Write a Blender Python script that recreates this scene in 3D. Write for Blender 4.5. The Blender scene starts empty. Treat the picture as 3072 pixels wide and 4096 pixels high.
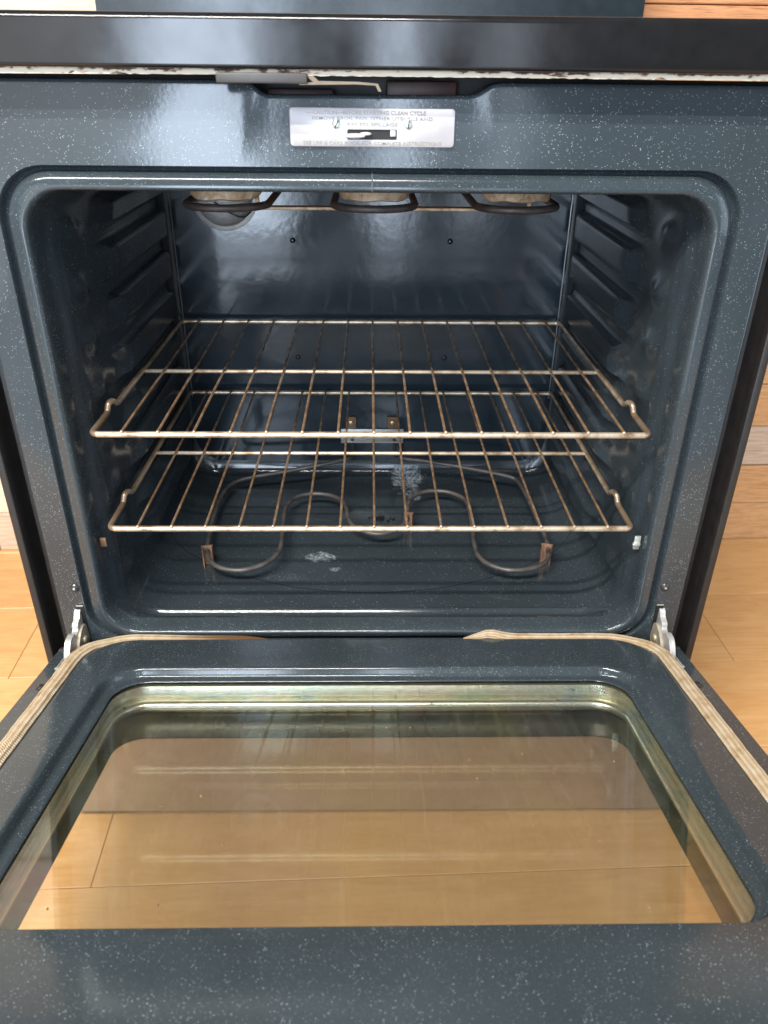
import bpy, bmesh, math, random
from mathutils import Vector, Matrix
random.seed(7)
SC = bpy.context.scene
COL = SC.collection
Z0 = 0.605          # range coordinates (z = 0 near the oven lip) sit this high above the shop floor
R = math.radians

# ------------------------------------------------------------------ camera
cam = bpy.data.cameras.new("camera"); co = bpy.data.objects.new("camera", cam); COL.objects.link(co)
SC.camera = co
rv = Vector((0.99982829, -0.01593973, 0.00945083)); uv = Vector((-0.00042492, 0.49015006, 0.87163797)); fv = Vector((0.018526, 0.87149231, -0.49005912))
M = Matrix.Identity(4)
for i in range(3):
    M[i][0] = rv[i]; M[i][1] = uv[i]; M[i][2] = -fv[i]
M[0][3], M[1][3], M[2][3] = -0.002766, -0.767557, 0.267621 + Z0
co.matrix_world = M
cam.sensor_fit = 'HORIZONTAL'; cam.sensor_width = 36; cam.lens = 36 * 3103.16 / 3072
cam.clip_start = 0.02; cam.clip_end = 100
cam.dof.use_dof = True; cam.dof.focus_distance = 0.88; cam.dof.aperture_fstop = 11.0

# ------------------------------------------------------------------ world, lamps, exposure
W = bpy.data.worlds.new("World"); SC.world = W; W.use_nodes = True
bg = W.node_tree.nodes["Background"]; bg.inputs[0].default_value = (0.80, 0.90, 1.0, 1); bg.inputs[1].default_value = 0.30
SC.view_settings.view_transform = 'Standard'; SC.view_settings.look = 'None'
SC.view_settings.exposure = 0.0; SC.view_settings.gamma = 1.0
SC.cycles.max_bounces = 12; SC.cycles.transparent_max_bounces = 24; SC.cycles.diffuse_bounces = 5; SC.cycles.glossy_bounces = 6
SC.cycles.sample_clamp_indirect = 6.0

def area(name, loc, sx, sy, power, color, target=None):
    l = bpy.data.lights.new(name, 'AREA'); l.shape = 'RECTANGLE'; l.size = sx; l.size_y = sy; l.energy = power; l.color = color
    o = bpy.data.objects.new(name, l); COL.objects.link(o); o.location = loc
    if target is not None:
        d = Vector(target) - Vector(loc); o.rotation_euler = d.to_track_quat('-Z', 'Y').to_euler()
    return o
# two fluorescent tubes under the ceiling, in front of the range and to its left
area("ceiling_tube", (-1.05, -1.50, 2.85), 2.4, 0.06, 140, (1.0, 0.96, 0.89))
area("ceiling_tube", (-1.05, -1.84, 2.85), 2.4, 0.06, 140, (1.0, 0.96, 0.89))
# shop windows behind the photographer
def window(name, x0, x1, z0, z1, rad, color, y=-3.3):
    a = (x1 - x0) * (z1 - z0)
    area(name, ((x0 + x1) / 2, y, (z0 + z1) / 2), x1 - x0, z1 - z0, rad * math.pi * a, color, ((x0 + x1) / 2, 0, (z0 + z1) / 2))
window("window_light", -3.4, -1.16, 0.04, 2.3, 2.1, (0.95, 0.98, 1.0))
window("window_light", -1.06, -0.50, 0.04, 2.3, 19.0, (0.70, 0.83, 1.0))
window("window_light", 0.03, 0.20, 0.04, 2.3, 19.0, (0.70, 0.83, 1.0))
side = area("window_light", (3.2, -1.6, 1.2), 2.0, 1.8, 3.0 * math.pi * 3.6, (0.70, 0.82, 1.0), (0, -1.6, 1.2))
window("window_light", 0.50, 0.72, 0.04, 2.0, 4.0, (0.75, 0.85, 1.0))

# ------------------------------------------------------------------ node helpers
class N:
    def __init__(s, name):
        s.m = bpy.data.materials.new(name); s.m.use_nodes = True; s.t = s.m.node_tree; s.t.nodes.clear()
        s.out = s.t.nodes.new('ShaderNodeOutputMaterial')
    def n(s, typ, **kw):
        nd = s.t.nodes.new(typ)
        for k, v in kw.items(): setattr(nd, k, v)
        return nd
    def l(s, a, b): s.t.links.new(a, b)
    def setv(s, sock, v):
        if hasattr(v, 'is_linked') or isinstance(v, bpy.types.NodeSocket): s.l(v, sock)
        else: sock.default_value = v
    def math(s, op, a, b=None, c=None, clamp=False):
        nd = s.n('ShaderNodeMath', operation=op); nd.use_clamp = clamp
        s.setv(nd.inputs[0], a)
        if b is not None: s.setv(nd.inputs[1], b)
        if c is not None: s.setv(nd.inputs[2], c)
        return nd.outputs[0]
    def mix(s, f, a, b, blend='MIX'):
        nd = s.n('ShaderNodeMix', data_type='RGBA', blend_type=blend)
        s.setv(nd.inputs[0], f); s.setv(nd.inputs[6], a); s.setv(nd.inputs[7], b)
        return nd.outputs[2]
    def obj(s): return s.n('ShaderNodeTexCoord').outputs['Object']
    def mapping(s, v, scale=(1, 1, 1), rot=(0, 0, 0), loc=(0, 0, 0)):
        nd = s.n('ShaderNodeMapping'); s.l(v, nd.inputs[0])
        nd.inputs['Scale'].default_value = scale; nd.inputs['Rotation'].default_value = rot; nd.inputs['Location'].default_value = loc
        return nd.outputs[0]
    def noise(s, v, scale, detail=3, rough=0.55, dist=0.0):
        nd = s.n('ShaderNodeTexNoise'); s.l(v, nd.inputs['Vector'])
        nd.inputs['Scale'].default_value = scale; nd.inputs['Detail'].default_value = detail; nd.inputs['Roughness'].default_value = rough; nd.inputs['Distortion'].default_value = dist
        return nd.outputs['Fac']
    def ramp(s, f, *stops):
        nd = s.n('ShaderNodeValToRGB'); s.l(f, nd.inputs[0]); e = nd.color_ramp.elements
        while len(e) < len(stops): e.new(0.5)
        for el, (p, c) in zip(e, stops):
            el.position = p; el.color = c if len(c) == 4 else (*c, 1)
        return nd.outputs[0]
    def bump(s, h, strength, dist=0.001, normal=None):
        nd = s.n('ShaderNodeBump'); s.l(h, nd.inputs['Height']); nd.inputs['Strength'].default_value = strength; nd.inputs['Distance'].default_value = dist
        if normal is not None: s.l(normal, nd.inputs['Normal'])
        return nd.outputs[0]
    def bsdf(s, color, rough=0.4, metal=0.0, normal=None, spec=0.5, coat=0.0, coatr=0.05):
        b = s.n('ShaderNodeBsdfPrincipled')
        s.setv(b.inputs['Base Color'], color if not isinstance(color, tuple) or len(color) == 4 else (*color, 1))
        s.setv(b.inputs['Roughness'], rough); s.setv(b.inputs['Metallic'], metal)
        b.inputs['Specular IOR Level'].default_value = spec
        b.inputs['Coat Weight'].default_value = coat; b.inputs['Coat Roughness'].default_value = coatr
        if normal is not None: s.l(normal, b.inputs['Normal'])
        s.l(b.outputs[0], s.out.inputs[0]); return b

def m_plain(name, color, rough=0.4, metal=0.0, vary=0.15, bump=0.0, bscale=300, spec=0.5):
    m = N(name); v = m.obj()
    f = m.noise(v, 60, 4)
    d = tuple(c * (1 - vary) for c in color); u = tuple(min(1, c * (1 + vary)) for c in color)
    col = m.ramp(f, (0.3, d), (0.7, u))
    nb = m.bump(m.noise(v, bscale, 3), bump) if bump else None
    rr = m.math('MULTIPLY_ADD', m.noise(v, 25, 3), 0.2, max(0.02, rough - 0.1))
    m.bsdf(col, rr, metal, nb, spec); return m.m

def m_enamel(name, base, fleck=(0.31, 0.38, 0.40), scale=640.0, size=0.21, gate=0.26, rough=0.14, peel=0.06, pscale=260, stains=False):
    m = N(name); v = m.obj()
    mask = None
    warp = m.noise(v, 900, 1); clump = m.noise(v, 48, 4, 0.7)
    for k, (sc, sz, g) in enumerate(((scale, size, gate), (scale * 1.9, size * 0.9, gate + 0.2))):
        vo = m.n('ShaderNodeTexVoronoi', feature='F1'); m.l(v, vo.inputs['Vector']); vo.inputs['Scale'].default_value = sc
        sp = m.n('ShaderNodeSeparateColor'); m.l(vo.outputs['Color'], sp.inputs[0])
        thr = m.math('MULTIPLY', sp.outputs[1], sz)
        thr = m.math('MULTIPLY', thr, m.math('MULTIPLY_ADD', warp, 1.2, 0.4)); thr = m.math('MULTIPLY', thr, m.math('MULTIPLY_ADD', clump, 2.2, -0.1))
        a = m.math('LESS_THAN', vo.outputs['Distance'], thr)
        b = m.math('GREATER_THAN', sp.outputs[0], g)
        k_ = m.math('MULTIPLY', a, b)
        mask = k_ if mask is None else m.math('MAXIMUM', mask, k_)
    big = m.noise(v, 7, 3)
    tone = m.ramp(big, (0.3, tuple(c * 0.85 for c in base)), (0.7, tuple(c * 1.15 for c in base)))
    grain = m.noise(v, 1200, 2)
    tone = m.mix(m.math('MULTIPLY', m.ramp(grain, (0.52, (0, 0, 0)), (0.75, (1, 1, 1))), 0.35), tone, (base[0] * 2.4, base[1] * 2.2, base[2] * 2.1, 1))
    col = m.mix(m.math('MULTIPLY', mask, 0.85), tone, (*fleck, 1))
    rough_s = m.math('MULTIPLY_ADD', m.noise(v, 14, 4), 0.16, rough - 0.08)
    h = m.math('MULTIPLY_ADD', mask, 0.25, m.noise(v, pscale, 2, 0.5))
    if stains:
        sep = m.n('ShaderNodeSeparateXYZ'); m.l(v, sep.inputs[0])
        X, Y, Z = sep.outputs
        wob = m.noise(v, 55, 5, 0.7); wob2 = m.noise(v, 240, 3, 0.7)
        tot = None
        for (x, y, rx, ry, lo) in STAINS:
            dx = m.math('DIVIDE', m.math('SUBTRACT', X, x), rx); dy = m.math('DIVIDE', m.math('SUBTRACT', Y, y), ry)
            d = m.math('SQRT', m.math('ADD', m.math('MULTIPLY', dx, dx), m.math('MULTIPLY', dy, dy)))
            d = m.math('ADD', d, m.math('MULTIPLY', m.math('SUBTRACT', wob, 0.5), 3.0))
            f = m.math('SUBTRACT', 1.0, m.math('SMOOTHSTEP', d, 0.6, 1.0)) if False else m.math('MULTIPLY', m.math('SUBTRACT', 1.0, d), 3.0, clamp=True)
            f = m.math('MULTIPLY', f, m.math('MULTIPLY_ADD', wob2, 3.2, -1.2, clamp=True))
            f = m.math('MULTIPLY', f, lo)
            tot = f if tot is None else m.math('MAXIMUM', tot, f)
        onfloor = m.math('LESS_THAN', Z, FLOORZ + 0.02)
        tot = m.math('MULTIPLY', tot, onfloor)
        col = m.mix(tot, col, (0.42, 0.47, 0.5, 1))
        rough_s = m.math('MULTIPLY_ADD', tot, 0.5, m.math('MULTIPLY_ADD', onfloor, -0.11, rough_s))
        # faint stamped circle in the floor pan
        dy = m.math('SUBTRACT', Y, CIRC[1]); dd = m.math('SQRT', m.math('ADD', m.math('MULTIPLY', X, X), m.math('MULTIPLY', dy, dy)))
        step = m.math('MULTIPLY', m.math('SUBTRACT', dd, CIRC[2]), 500.0, clamp=True)
        step = m.math('MULTIPLY', step, onfloor)
        h = m.math('MULTIPLY_ADD', step, 1.2, h)
        band = m.math('LESS_THAN', m.math('ABSOLUTE', m.math('SUBTRACT', dd, CIRC[2])), 0.0009)
        col = m.mix(m.math('MULTIPLY', m.math('MULTIPLY', band, onfloor), 0.6), col, (0.008, 0.01, 0.012, 1))
    nb = m.bump(h, peel, 0.0008)
    m.bsdf(col, rough_s, 0.0, nb, 0.5); return m.m

ROOTY = 0.30
FLOORZ = -0.345 + Z0
STAINS = [(0.045, 0.50 - ROOTY, 0.045, 0.03, 0.9), (0.062, 0.44 - ROOTY, 0.028, 0.05, 1.0), (0.072, 0.39 - ROOTY, 0.014, 0.03, 0.6), (-0.072, 0.188 - ROOTY, 0.020, 0.012, 0.7), (-0.052, 0.155 - ROOTY, 0.012, 0.006, 0.5),
          (-0.115, 0.135 - ROOTY, 0.03, 0.010, 0.08), (0.20, 0.13 - ROOTY, 0.03, 0.01, 0.06)]
CIRC = (0, 0.50 - ROOTY, 0.402)

ENAMEL = m_enamel("speckled_enamel", (0.031, 0.041, 0.048))
ENAMEL_IN = m_enamel("oven_enamel", (0.027, 0.036, 0.043), scale=420, size=0.18, gate=0.5, rough=0.22, peel=0.06, pscale=170, stains=True)
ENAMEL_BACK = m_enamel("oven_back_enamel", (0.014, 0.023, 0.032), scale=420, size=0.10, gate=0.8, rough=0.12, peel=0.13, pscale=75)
BLACK_GLOSS = m_plain("black_gloss", (0.008, 0.0075, 0.008), 0.14, 0, 0.2, 0.05, 40)
BLACK_SATIN = m_plain("black_satin", (0.010, 0.009, 0.010), 0.35, 0, 0.2, 0.04, 600)
SIDE = m_plain("brown_black_paint", (0.015, 0.013, 0.0125), 0.38, 0, 0.2, 0.05, 700)
DARK = m_plain("dark_hollow", (0.006, 0.005, 0.005), 0.6)
RED_DARK = m_plain("dark_red_rust", (0.03, 0.008, 0.006), 0.5, 0, 0.6)
SILVER = m_plain("brushed_silver", (0.50, 0.48, 0.50), 0.45, 0.3, 0.06, 0.05, 900)
EMBOSS = m_plain("embossed_silver", (0.27, 0.245, 0.20), 0.4, 0.3, 0.05)
ZINC = m_plain("zinc_cast", (0.46, 0.45, 0.44), 0.45, 0.5, 0.25, 0.5, 260)
SCREW = m_plain("bright_screw", (0.62, 0.64, 0.60), 0.3, 0.7, 0.15)
BRONZE = m_plain("bronze_plate", (0.20, 0.12, 0.07), 0.4, 0.7, 0.3)
ELEMENT = m_plain("element_sheath", (0.085, 0.075, 0.07), 0.42, 0.25, 0.35, 0.12, 700)
CLIP = m_plain("rusty_clip", (0.36, 0.20, 0.13), 0.55, 0.4, 0.45, 0.3, 500)
BLACKPRINT = m_plain("black_print", (0.010, 0.014, 0.012), 0.25)
DRAWER = m_plain("drawer_steel", (0.36, 0.31, 0.26), 0.33, 0.75, 0.08, 0.03, 900)

def m_rack():
    m = N("rack_wire"); v = m.obj()
    f = m.noise(m.mapping(v, (1, 0.5, 1)), 95, 5, 0.7)
    col = m.ramp(f, (0.34, (0.16, 0.08, 0.035)), (0.5, (0.33, 0.20, 0.11)), (0.66, (0.50, 0.38, 0.26)))
    rr = m.ramp(f, (0.3, (0.6, 0.6, 0.6)), (0.7, (0.3, 0.3, 0.3)))
    m.bsdf(col, rr, 0.55, m.bump(m.noise(v, 900, 3), 0.35)); return m.m
def m_bar():
    m = N("rack_bar"); v = m.obj()
    f = m.noise(v, 45, 5, 0.65)
    col = m.ramp(f, (0.34, (0.25, 0.16, 0.10)), (0.5, (0.55, 0.44, 0.32)), (0.68, (0.70, 0.61, 0.49)))
    sep = m.n('ShaderNodeSeparateXYZ'); m.l(v, sep.inputs[0])
    side_rod = m.math('MULTIPLY', m.math('SUBTRACT', m.math('ABSOLUTE', sep.outputs[0]), 0.2935), 400.0, clamp=True)    # browner colour on the side rods
    col = m.mix(m.math('MULTIPLY', side_rod, 0.75), col, (0.22, 0.135, 0.075, 1))
    m.bsdf(col, 0.34, 0.6, m.bump(m.noise(v, 700, 3), 0.12)); return m.m
WIRE = m_rack(); BAR = m_bar()

def m_reflector():
    m = N("scaled_reflector"); v = m.obj()
    f = m.noise(v, 60, 6, 0.75, 0.4)
    col = m.ramp(f, (0.32, (0.10, 0.05, 0.025)), (0.46, (0.36, 0.24, 0.14)), (0.6, (0.46, 0.36, 0.25)), (0.68, (0.75, 0.68, 0.6)))
    m.bsdf(col, 0.55, 0.3, m.bump(f, 0.6, 0.001)); return m.m
REFLECTOR = m_reflector()

def m_chipped():
    m = N("chipped_trim"); v = m.obj()
    f = m.noise(m.mapping(v, (0.45, 1, 1.6)), 70, 5, 0.7)
    sep = m.n('ShaderNodeSeparateXYZ'); m.l(v, sep.inputs[0])
    f = m.math('ADD', f, m.math('MULTIPLY', m.math('SUBTRACT', sep.outputs[2], 0.2685 + Z0), -38.0))
    col = m.ramp(f, (0.34, (0.05, 0.025, 0.02)), (0.385, (0.16, 0.08, 0.05)), (0.42, (0.62, 0.54, 0.42)), (0.9, (0.74, 0.68, 0.57)))
    m.bsdf(col, 0.45, 0.0, m.bump(f, 0.4, 0.001)); return m.m
CHIPPED = m_chipped()

def m_galv():
    m = N("galvanised_collar"); v = m.obj()
    f = m.noise(m.mapping(v, (0.6, 1.5, 1.5)), 16, 3, 0.5, 0.6)
    col = m.ramp(f, (0.25, (0.58, 0.68, 0.74)), (0.42, (0.76, 0.78, 0.70)), (0.55, (0.80, 0.78, 0.68)), (0.68, (0.66, 0.73, 0.64)), (0.8, (0.74, 0.68, 0.72)))
    g = m.noise(m.mapping(v, (4, 0.5, 0.5)), 220, 3)
    col = m.mix(0.25, col, m.ramp(g, (0.3, (0.35, 0.36, 0.34)), (0.6, (0.9, 0.9, 0.86))), 'MULTIPLY')
    sp = m.noise(v, 120, 2); col = m.mix(m.ramp(sp, (0.70, (0, 0, 0)), (0.74, (1, 1, 1))), col, (0.04, 0.04, 0.04, 1))
    m.bsdf(col, 0.27, 0.95, m.bump(g, 0.08)); return m.m
GALV = m_galv()

def m_glass(name, tint, film=True, ior=1.5, gain=1.0, grough=0.03, haze=0.03):
    m = N(name); v = m.obj()
    fr = m.n('ShaderNodeFresnel'); ge = m.n('ShaderNodeNewGeometry'); m.l(m.math('MULTIPLY_ADD', ge.outputs['Backfacing'], 1 / ior - ior, ior), fr.inputs['IOR'])
    tr = m.n('ShaderNodeBsdfTransparent'); tr.inputs[0].default_value = (*tint, 1)
    gl = m.n('ShaderNodeBsdfGlossy'); gl.inputs['Roughness'].default_value = grough
    if film:
        f = m.noise(m.mapping(v, (1, 1, 0.2)), 7, 2, 0.5, 0.5)
        m.l(m.ramp(f, (0.3, (0.85, 0.75, 0.95)), (0.42, (0.75, 0.9, 1.0)), (0.52, (0.85, 1.0, 0.8)), (0.62, (1.0, 0.95, 0.6)), (0.74, (1.0, 0.75, 0.75))), gl.inputs[0])
    mx = m.n('ShaderNodeMixShader'); m.l(m.math('MULTIPLY', fr.outputs[0], gain, clamp=True), mx.inputs[0]); m.l(tr.outputs[0], mx.inputs[1]); m.l(gl.outputs[0], mx.inputs[2])
    # grease and dust film, with a coloured sheen painted into its diffuse colour
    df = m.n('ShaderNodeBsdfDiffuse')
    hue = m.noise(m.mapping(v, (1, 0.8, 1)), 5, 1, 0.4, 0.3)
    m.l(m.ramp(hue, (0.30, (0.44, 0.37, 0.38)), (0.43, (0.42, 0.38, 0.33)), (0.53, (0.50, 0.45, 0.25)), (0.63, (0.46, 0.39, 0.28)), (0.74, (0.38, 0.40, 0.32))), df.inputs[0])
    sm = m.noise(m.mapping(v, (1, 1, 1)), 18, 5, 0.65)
    st = m.noise(m.mapping(v, (1, 0.03, 0.03)), 150, 4, 0.6)                     # reflected light streaks painted into the haze
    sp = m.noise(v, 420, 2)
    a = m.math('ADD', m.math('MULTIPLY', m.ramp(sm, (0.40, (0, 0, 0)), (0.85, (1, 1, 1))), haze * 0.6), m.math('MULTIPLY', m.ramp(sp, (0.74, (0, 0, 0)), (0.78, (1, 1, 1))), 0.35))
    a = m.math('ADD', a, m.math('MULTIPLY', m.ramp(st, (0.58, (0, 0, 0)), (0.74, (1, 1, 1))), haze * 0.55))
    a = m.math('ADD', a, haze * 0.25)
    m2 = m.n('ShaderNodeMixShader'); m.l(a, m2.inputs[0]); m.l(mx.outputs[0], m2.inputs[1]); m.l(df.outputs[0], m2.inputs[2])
    m.l(m2.outputs[0], m.out.inputs[0]); return m.m
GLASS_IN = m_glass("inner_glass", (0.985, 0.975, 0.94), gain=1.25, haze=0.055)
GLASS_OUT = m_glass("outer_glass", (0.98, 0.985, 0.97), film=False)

def m_dots():
    m = N("printed_dot_screen"); v = m.obj()
    sep = m.n('ShaderNodeSeparateXYZ'); m.l(v, sep.inputs[0]); P = 0.00135
    a = m.math('DIVIDE', m.math('ADD', sep.outputs[0], sep.outputs[1]), P); b = m.math('DIVIDE', m.math('SUBTRACT', sep.outputs[0], sep.outputs[1]), P)
    fa = m.math('SUBTRACT', m.math('FRACT', a), 0.5); fb = m.math('SUBTRACT', m.math('FRACT', b), 0.5)
    d = m.math('SQRT', m.math('ADD', m.math('MULTIPLY', fa, fa), m.math('MULTIPLY', fb, fb)))
    ex = m.math('DIVIDE', m.math('SUBTRACT', 0.262, m.math('ABSOLUTE', sep.outputs[0])), 0.05, clamp=True)
    dot = m.math('LESS_THAN', d, m.math('MULTIPLY', ex, 0.37))
    tr = m.n('ShaderNodeBsdfTransparent'); df = m.n('ShaderNodeBsdfDiffuse'); df.inputs[0].default_value = (0.21, 0.15, 0.10, 1)
    mx = m.n('ShaderNodeMixShader'); m.l(dot, mx.inputs[0]); m.l(tr.outputs[0], mx.inputs[1]); m.l(df.outputs[0], mx.inputs[2]); m.l(mx.outputs[0], m.out.inputs[0])
    return m.m
DOTS = m_dots()

def m_gasket():
    m = N("woven_gasket"); v = m.obj()
    w = m.n('ShaderNodeTexWave', wave_type='BANDS', bands_direction='DIAGONAL'); m.l(v, w.inputs[0]); w.inputs['Scale'].default_value = 260; w.inputs['Distortion'].default_value = 1.5
    f = m.noise(v, 70, 5, 0.7); g = m.noise(v, 12, 3)
    col = m.ramp(f, (0.25, (0.30, 0.18, 0.08)), (0.45, (0.54, 0.41, 0.26)), (0.7, (0.66, 0.56, 0.42)))
    col = m.mix(m.ramp(g, (0.55, (0, 0, 0)), (0.75, (0.5, 0.5, 0.5))), col, (0.45, 0.30, 0.13, 1))
    at = m.n('ShaderNodeAttribute', attribute_name='thread'); col = m.mix(at.outputs['Fac'], col, (0.13, 0.065, 0.025, 1))
    h = m.math('ADD', w.outputs['Fac'], m.noise(v, 600, 3))
    m.bsdf(col, 0.75, 0.0, m.bump(h, 0.7, 0.001), 0.3); return m.m
GASKET = m_gasket()

def m_bulb():
    m = N("lamp_glass"); 
    m.bsdf((0.75, 0.74, 0.72), 0.12, 0.0); b = [n for n in m.t.nodes if n.type == 'BSDF_PRINCIPLED'][0]
    b.inputs['Transmission Weight'].default_value = 0.75; return m.m
BULB = m_bulb()

def m_floorwood():
    m = N("strip_laminate"); v = m.obj(); oi = m.n('ShaderNodeObjectInfo')
    off = m.n('ShaderNodeVectorMath', operation='MULTIPLY_ADD')
    cmb = m.n('ShaderNodeCombineXYZ'); m.l(oi.outputs['Random'], cmb.inputs[0]); m.l(oi.outputs['Random'], cmb.inputs[1]); m.l(oi.outputs['Random'], cmb.inputs[2])
    m.l(cmb.outputs[0], off.inputs[0]); off.inputs[1].default_value = (13.7, 0.0, 5.1); m.l(v, off.inputs[2])
    vv = off.outputs[0]
    br = m.n('ShaderNodeTexBrick'); m.l(m.mapping(vv, (1, 1, 1), loc=(0, 0.09725, 0)), br.inputs[0])
    br.inputs['Scale'].default_value = 1.0; br.inputs['Brick Width'].default_value = 0.41; br.inputs['Row Height'].default_value = 0.06483
    br.inputs['Mortar Size'].default_value = 0.0004; br.offset = 0.37
    br.inputs['Color1'].default_value = (0, 0, 0, 1); br.inputs['Color2'].default_value = (1, 1, 1, 1); br.inputs['Mortar'].default_value = (0.2, 0.2, 0.2, 1)
    gr = m.noise(m.mapping(vv, (1.6, 22, 1)), 9, 5, 0.6, 0.6)
    gr2 = m.noise(m.mapping(vv, (3, 60, 1)), 14, 4, 0.6)
    fig = m.noise(m.mapping(vv, (3.0, 9, 1)), 3.0, 3, 0.5, 1.2)
    base = m.ramp(br.outputs['Color'], (0.0, (0.58, 0.315, 0.120)), (0.5, (0.64, 0.365, 0.148)), (1.0, (0.69, 0.415, 0.180)))
    col = m.mix(m.math('MULTIPLY', m.ramp(gr, (0.42, (0, 0, 0)), (0.7, (1, 1, 1))), 0.5), base, (0.48, 0.23, 0.08, 1))
    col = m.mix(m.math('MULTIPLY', m.ramp(fig, (0.4, (0, 0, 0)), (0.7, (1, 1, 1))), 0.30), col, (0.78, 0.54, 0.28, 1))
    col = m.mix(m.math('MULTIPLY', m.ramp(gr2, (0.6, (0, 0, 0)), (0.8, (1, 1, 1))), 0.22), col, (0.42, 0.21, 0.08, 1))
    col = m.mix(1.0, col, m.ramp(oi.outputs['Random'], (0.0, (0.84, 0.80, 0.76)), (1.0, (1.0, 1.0, 1.0))), 'MULTIPLY')
    m.bsdf(col, 0.32, 0.0, m.bump(gr2, 0.03), 0.45); return m.m
FLOORWOOD = m_floorwood()

def m_board(name, a, b, dark):
    m = N(name); v = m.obj(); oi = m.n('ShaderNodeObjectInfo')
    cmb = m.n('ShaderNodeCombineXYZ')
    for i in range(3): m.l(oi.outputs['Random'], cmb.inputs[i])
    off = m.n('ShaderNodeVectorMath', operation='MULTIPLY_ADD'); m.l(cmb.outputs[0], off.inputs[0]); off.inputs[1].default_value = (17.0, 3.0, 9.0); m.l(v, off.inputs[2]); vv = off.outputs[0]
    g1 = m.noise(m.mapping(vv, (1.2, 1, 16)), 11, 6, 0.65, 1.0)
    g2 = m.noise(m.mapping(vv, (1.0, 1, 34)), 22, 4, 0.6, 0.5)
    pa = m.noise(m.mapping(vv, (1.5, 1, 4)), 4, 4, 0.6)
    col = m.ramp(g1, (0.3, a), (0.65, b))
    col = m.mix(m.math('MULTIPLY', m.ramp(g2, (0.5, (0, 0, 0)), (0.66, (1, 1, 1))), 0.6), col, (*dark, 1))
    col = m.mix(m.math('MULTIPLY', m.ramp(pa, (0.55, (0, 0, 0)), (0.75, (1, 1, 1))), 0.5), col, tuple(c * 0.6 for c in a) + (1,))
    kn = m.n('ShaderNodeTexVoronoi'); m.l(m.mapping(vv, (1, 1, 1.8)), kn.inputs[0]); kn.inputs['Scale'].default_value = 7
    col = m.mix(m.math('MULTIPLY', m.math('LESS_THAN', kn.outputs['Distance'], 0.07), 0.75), col, (0.09, 0.04, 0.02, 1))
    m.bsdf(col, 0.6, 0.0, m.bump(g2, 0.35, 0.002), 0.3); return m.m
BOARDS = [m_board("honey_board", (0.50, 0.25, 0.10), (0.62, 0.36, 0.17), (0.26, 0.12, 0.05)),
          m_board("russet_board", (0.55, 0.24, 0.10), (0.66, 0.33, 0.16), (0.2, 0.07, 0.03)),
          m_board("greyed_board", (0.46, 0.33, 0.23), (0.58, 0.44, 0.33), (0.28, 0.19, 0.13)),
          m_board("lit_pale_board", (0.62, 0.50, 0.36), (0.74, 0.63, 0.48), (0.40, 0.29, 0.19))]  # pale wood, brightened to carry the stronger light on the left

# ------------------------------------------------------------------ mesh helpers
def rootloc(o):
    v = Vector((0, 0, 0))
    while o is not None: v += o.location; o = o.parent
    return v
def mk(name, bm, mat, parent=None, smooth=True, sharp=40, offset=True, recalc=True):
    """link bm as one object; its coordinates are range coordinates (z = 0 at the oven lip)"""
    if recalc: bmesh.ops.recalc_face_normals(bm, faces=bm.faces)
    if offset:
        r = rootloc(parent) if parent else Vector((0, 0, 0))
        bmesh.ops.translate(bm, verts=bm.verts, vec=Vector((0, 0, Z0)) - r)
    if smooth:
        bm.normal_update(); lim = R(sharp)
        for f in bm.faces: f.smooth = True
        for e in bm.edges:
            if len(e.link_faces) == 2 and e.calc_face_angle(0) > lim: e.smooth = False
    me = bpy.data.meshes.new(name); bm.to_mesh(me); bm.free()
    me.materials.append(mat)
    o = bpy.data.objects.new(name, me); COL.objects.link(o)
    if parent: o.parent = parent
    return o
def empty(name, loc, label=None, cat=None, group=None):
    o = bpy.data.objects.new(name, None); COL.objects.link(o); o.location = loc; o.empty_display_size = 0.05
    if label: o['label'] = label
    if cat: o['category'] = cat
    if group: o['group'] = group
    return o
def box(bm, x0, x1, y0, y1, z0, z1, bev=0.0, seg=2, M_=None):
    t = bmesh.new(); bmesh.ops.create_cube(t, size=1)
    for v in t.verts: v.co = Vector(((x0 + x1) / 2 + v.co.x * (x1 - x0), (y0 + y1) / 2 + v.co.y * (y1 - y0), (z0 + z1) / 2 + v.co.z * (z1 - z0)))
    if bev: bmesh.ops.bevel(t, geom=t.edges[:], offset=bev, segments=seg, profile=0.5, affect='EDGES')
    join(bm, t, M_)
def join(bm, t, M_=None):
    mp = {}
    for v in t.verts: mp[v] = bm.verts.new(M_ @ v.co if M_ else v.co)
    for f in t.faces:
        try: bm.faces.new([mp[v] for v in f.verts])
        except ValueError: pass
    t.free()
def rounded(pts, rad, n=6, closed=False):
    """polyline with filleted corners"""
    P = [Vector(p) for p in pts]; out = []; m = len(P)
    for i, p in enumerate(P):
        if not closed and i in (0, m - 1): out.append(p); continue
        a = P[i - 1]; b = P[(i + 1) % m]
        da = (a - p); db = (b - p); r = min(rad, da.length * 0.49, db.length * 0.49)
        s = p + da.normalized() * r; e = p + db.normalized() * r
        for k in range(n + 1):
            t = k / n; out.append(s * (1 - t) ** 2 + p * 2 * t * (1 - t) + e * t * t)
    return out
def catmull(pts, n=6, closed=False):
    P = [Vector(p) for p in pts]; out = []; m = len(P)
    for i in range(m if closed else m - 1):
        g = lambda k: P[k % m] if closed else P[max(0, min(m - 1, k))]
        a, b, c, d = g(i - 1), g(i), g(i + 1), g(i + 2)
        for k in range(n):
            t = k / n
            out.append(0.5 * ((2 * b) + (c - a) * t + (2 * a - 5 * b + 4 * c - d) * t * t + (3 * b - a - 3 * c + d) * t ** 3))
    if not closed: out.append(P[-1])
    return out
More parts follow.
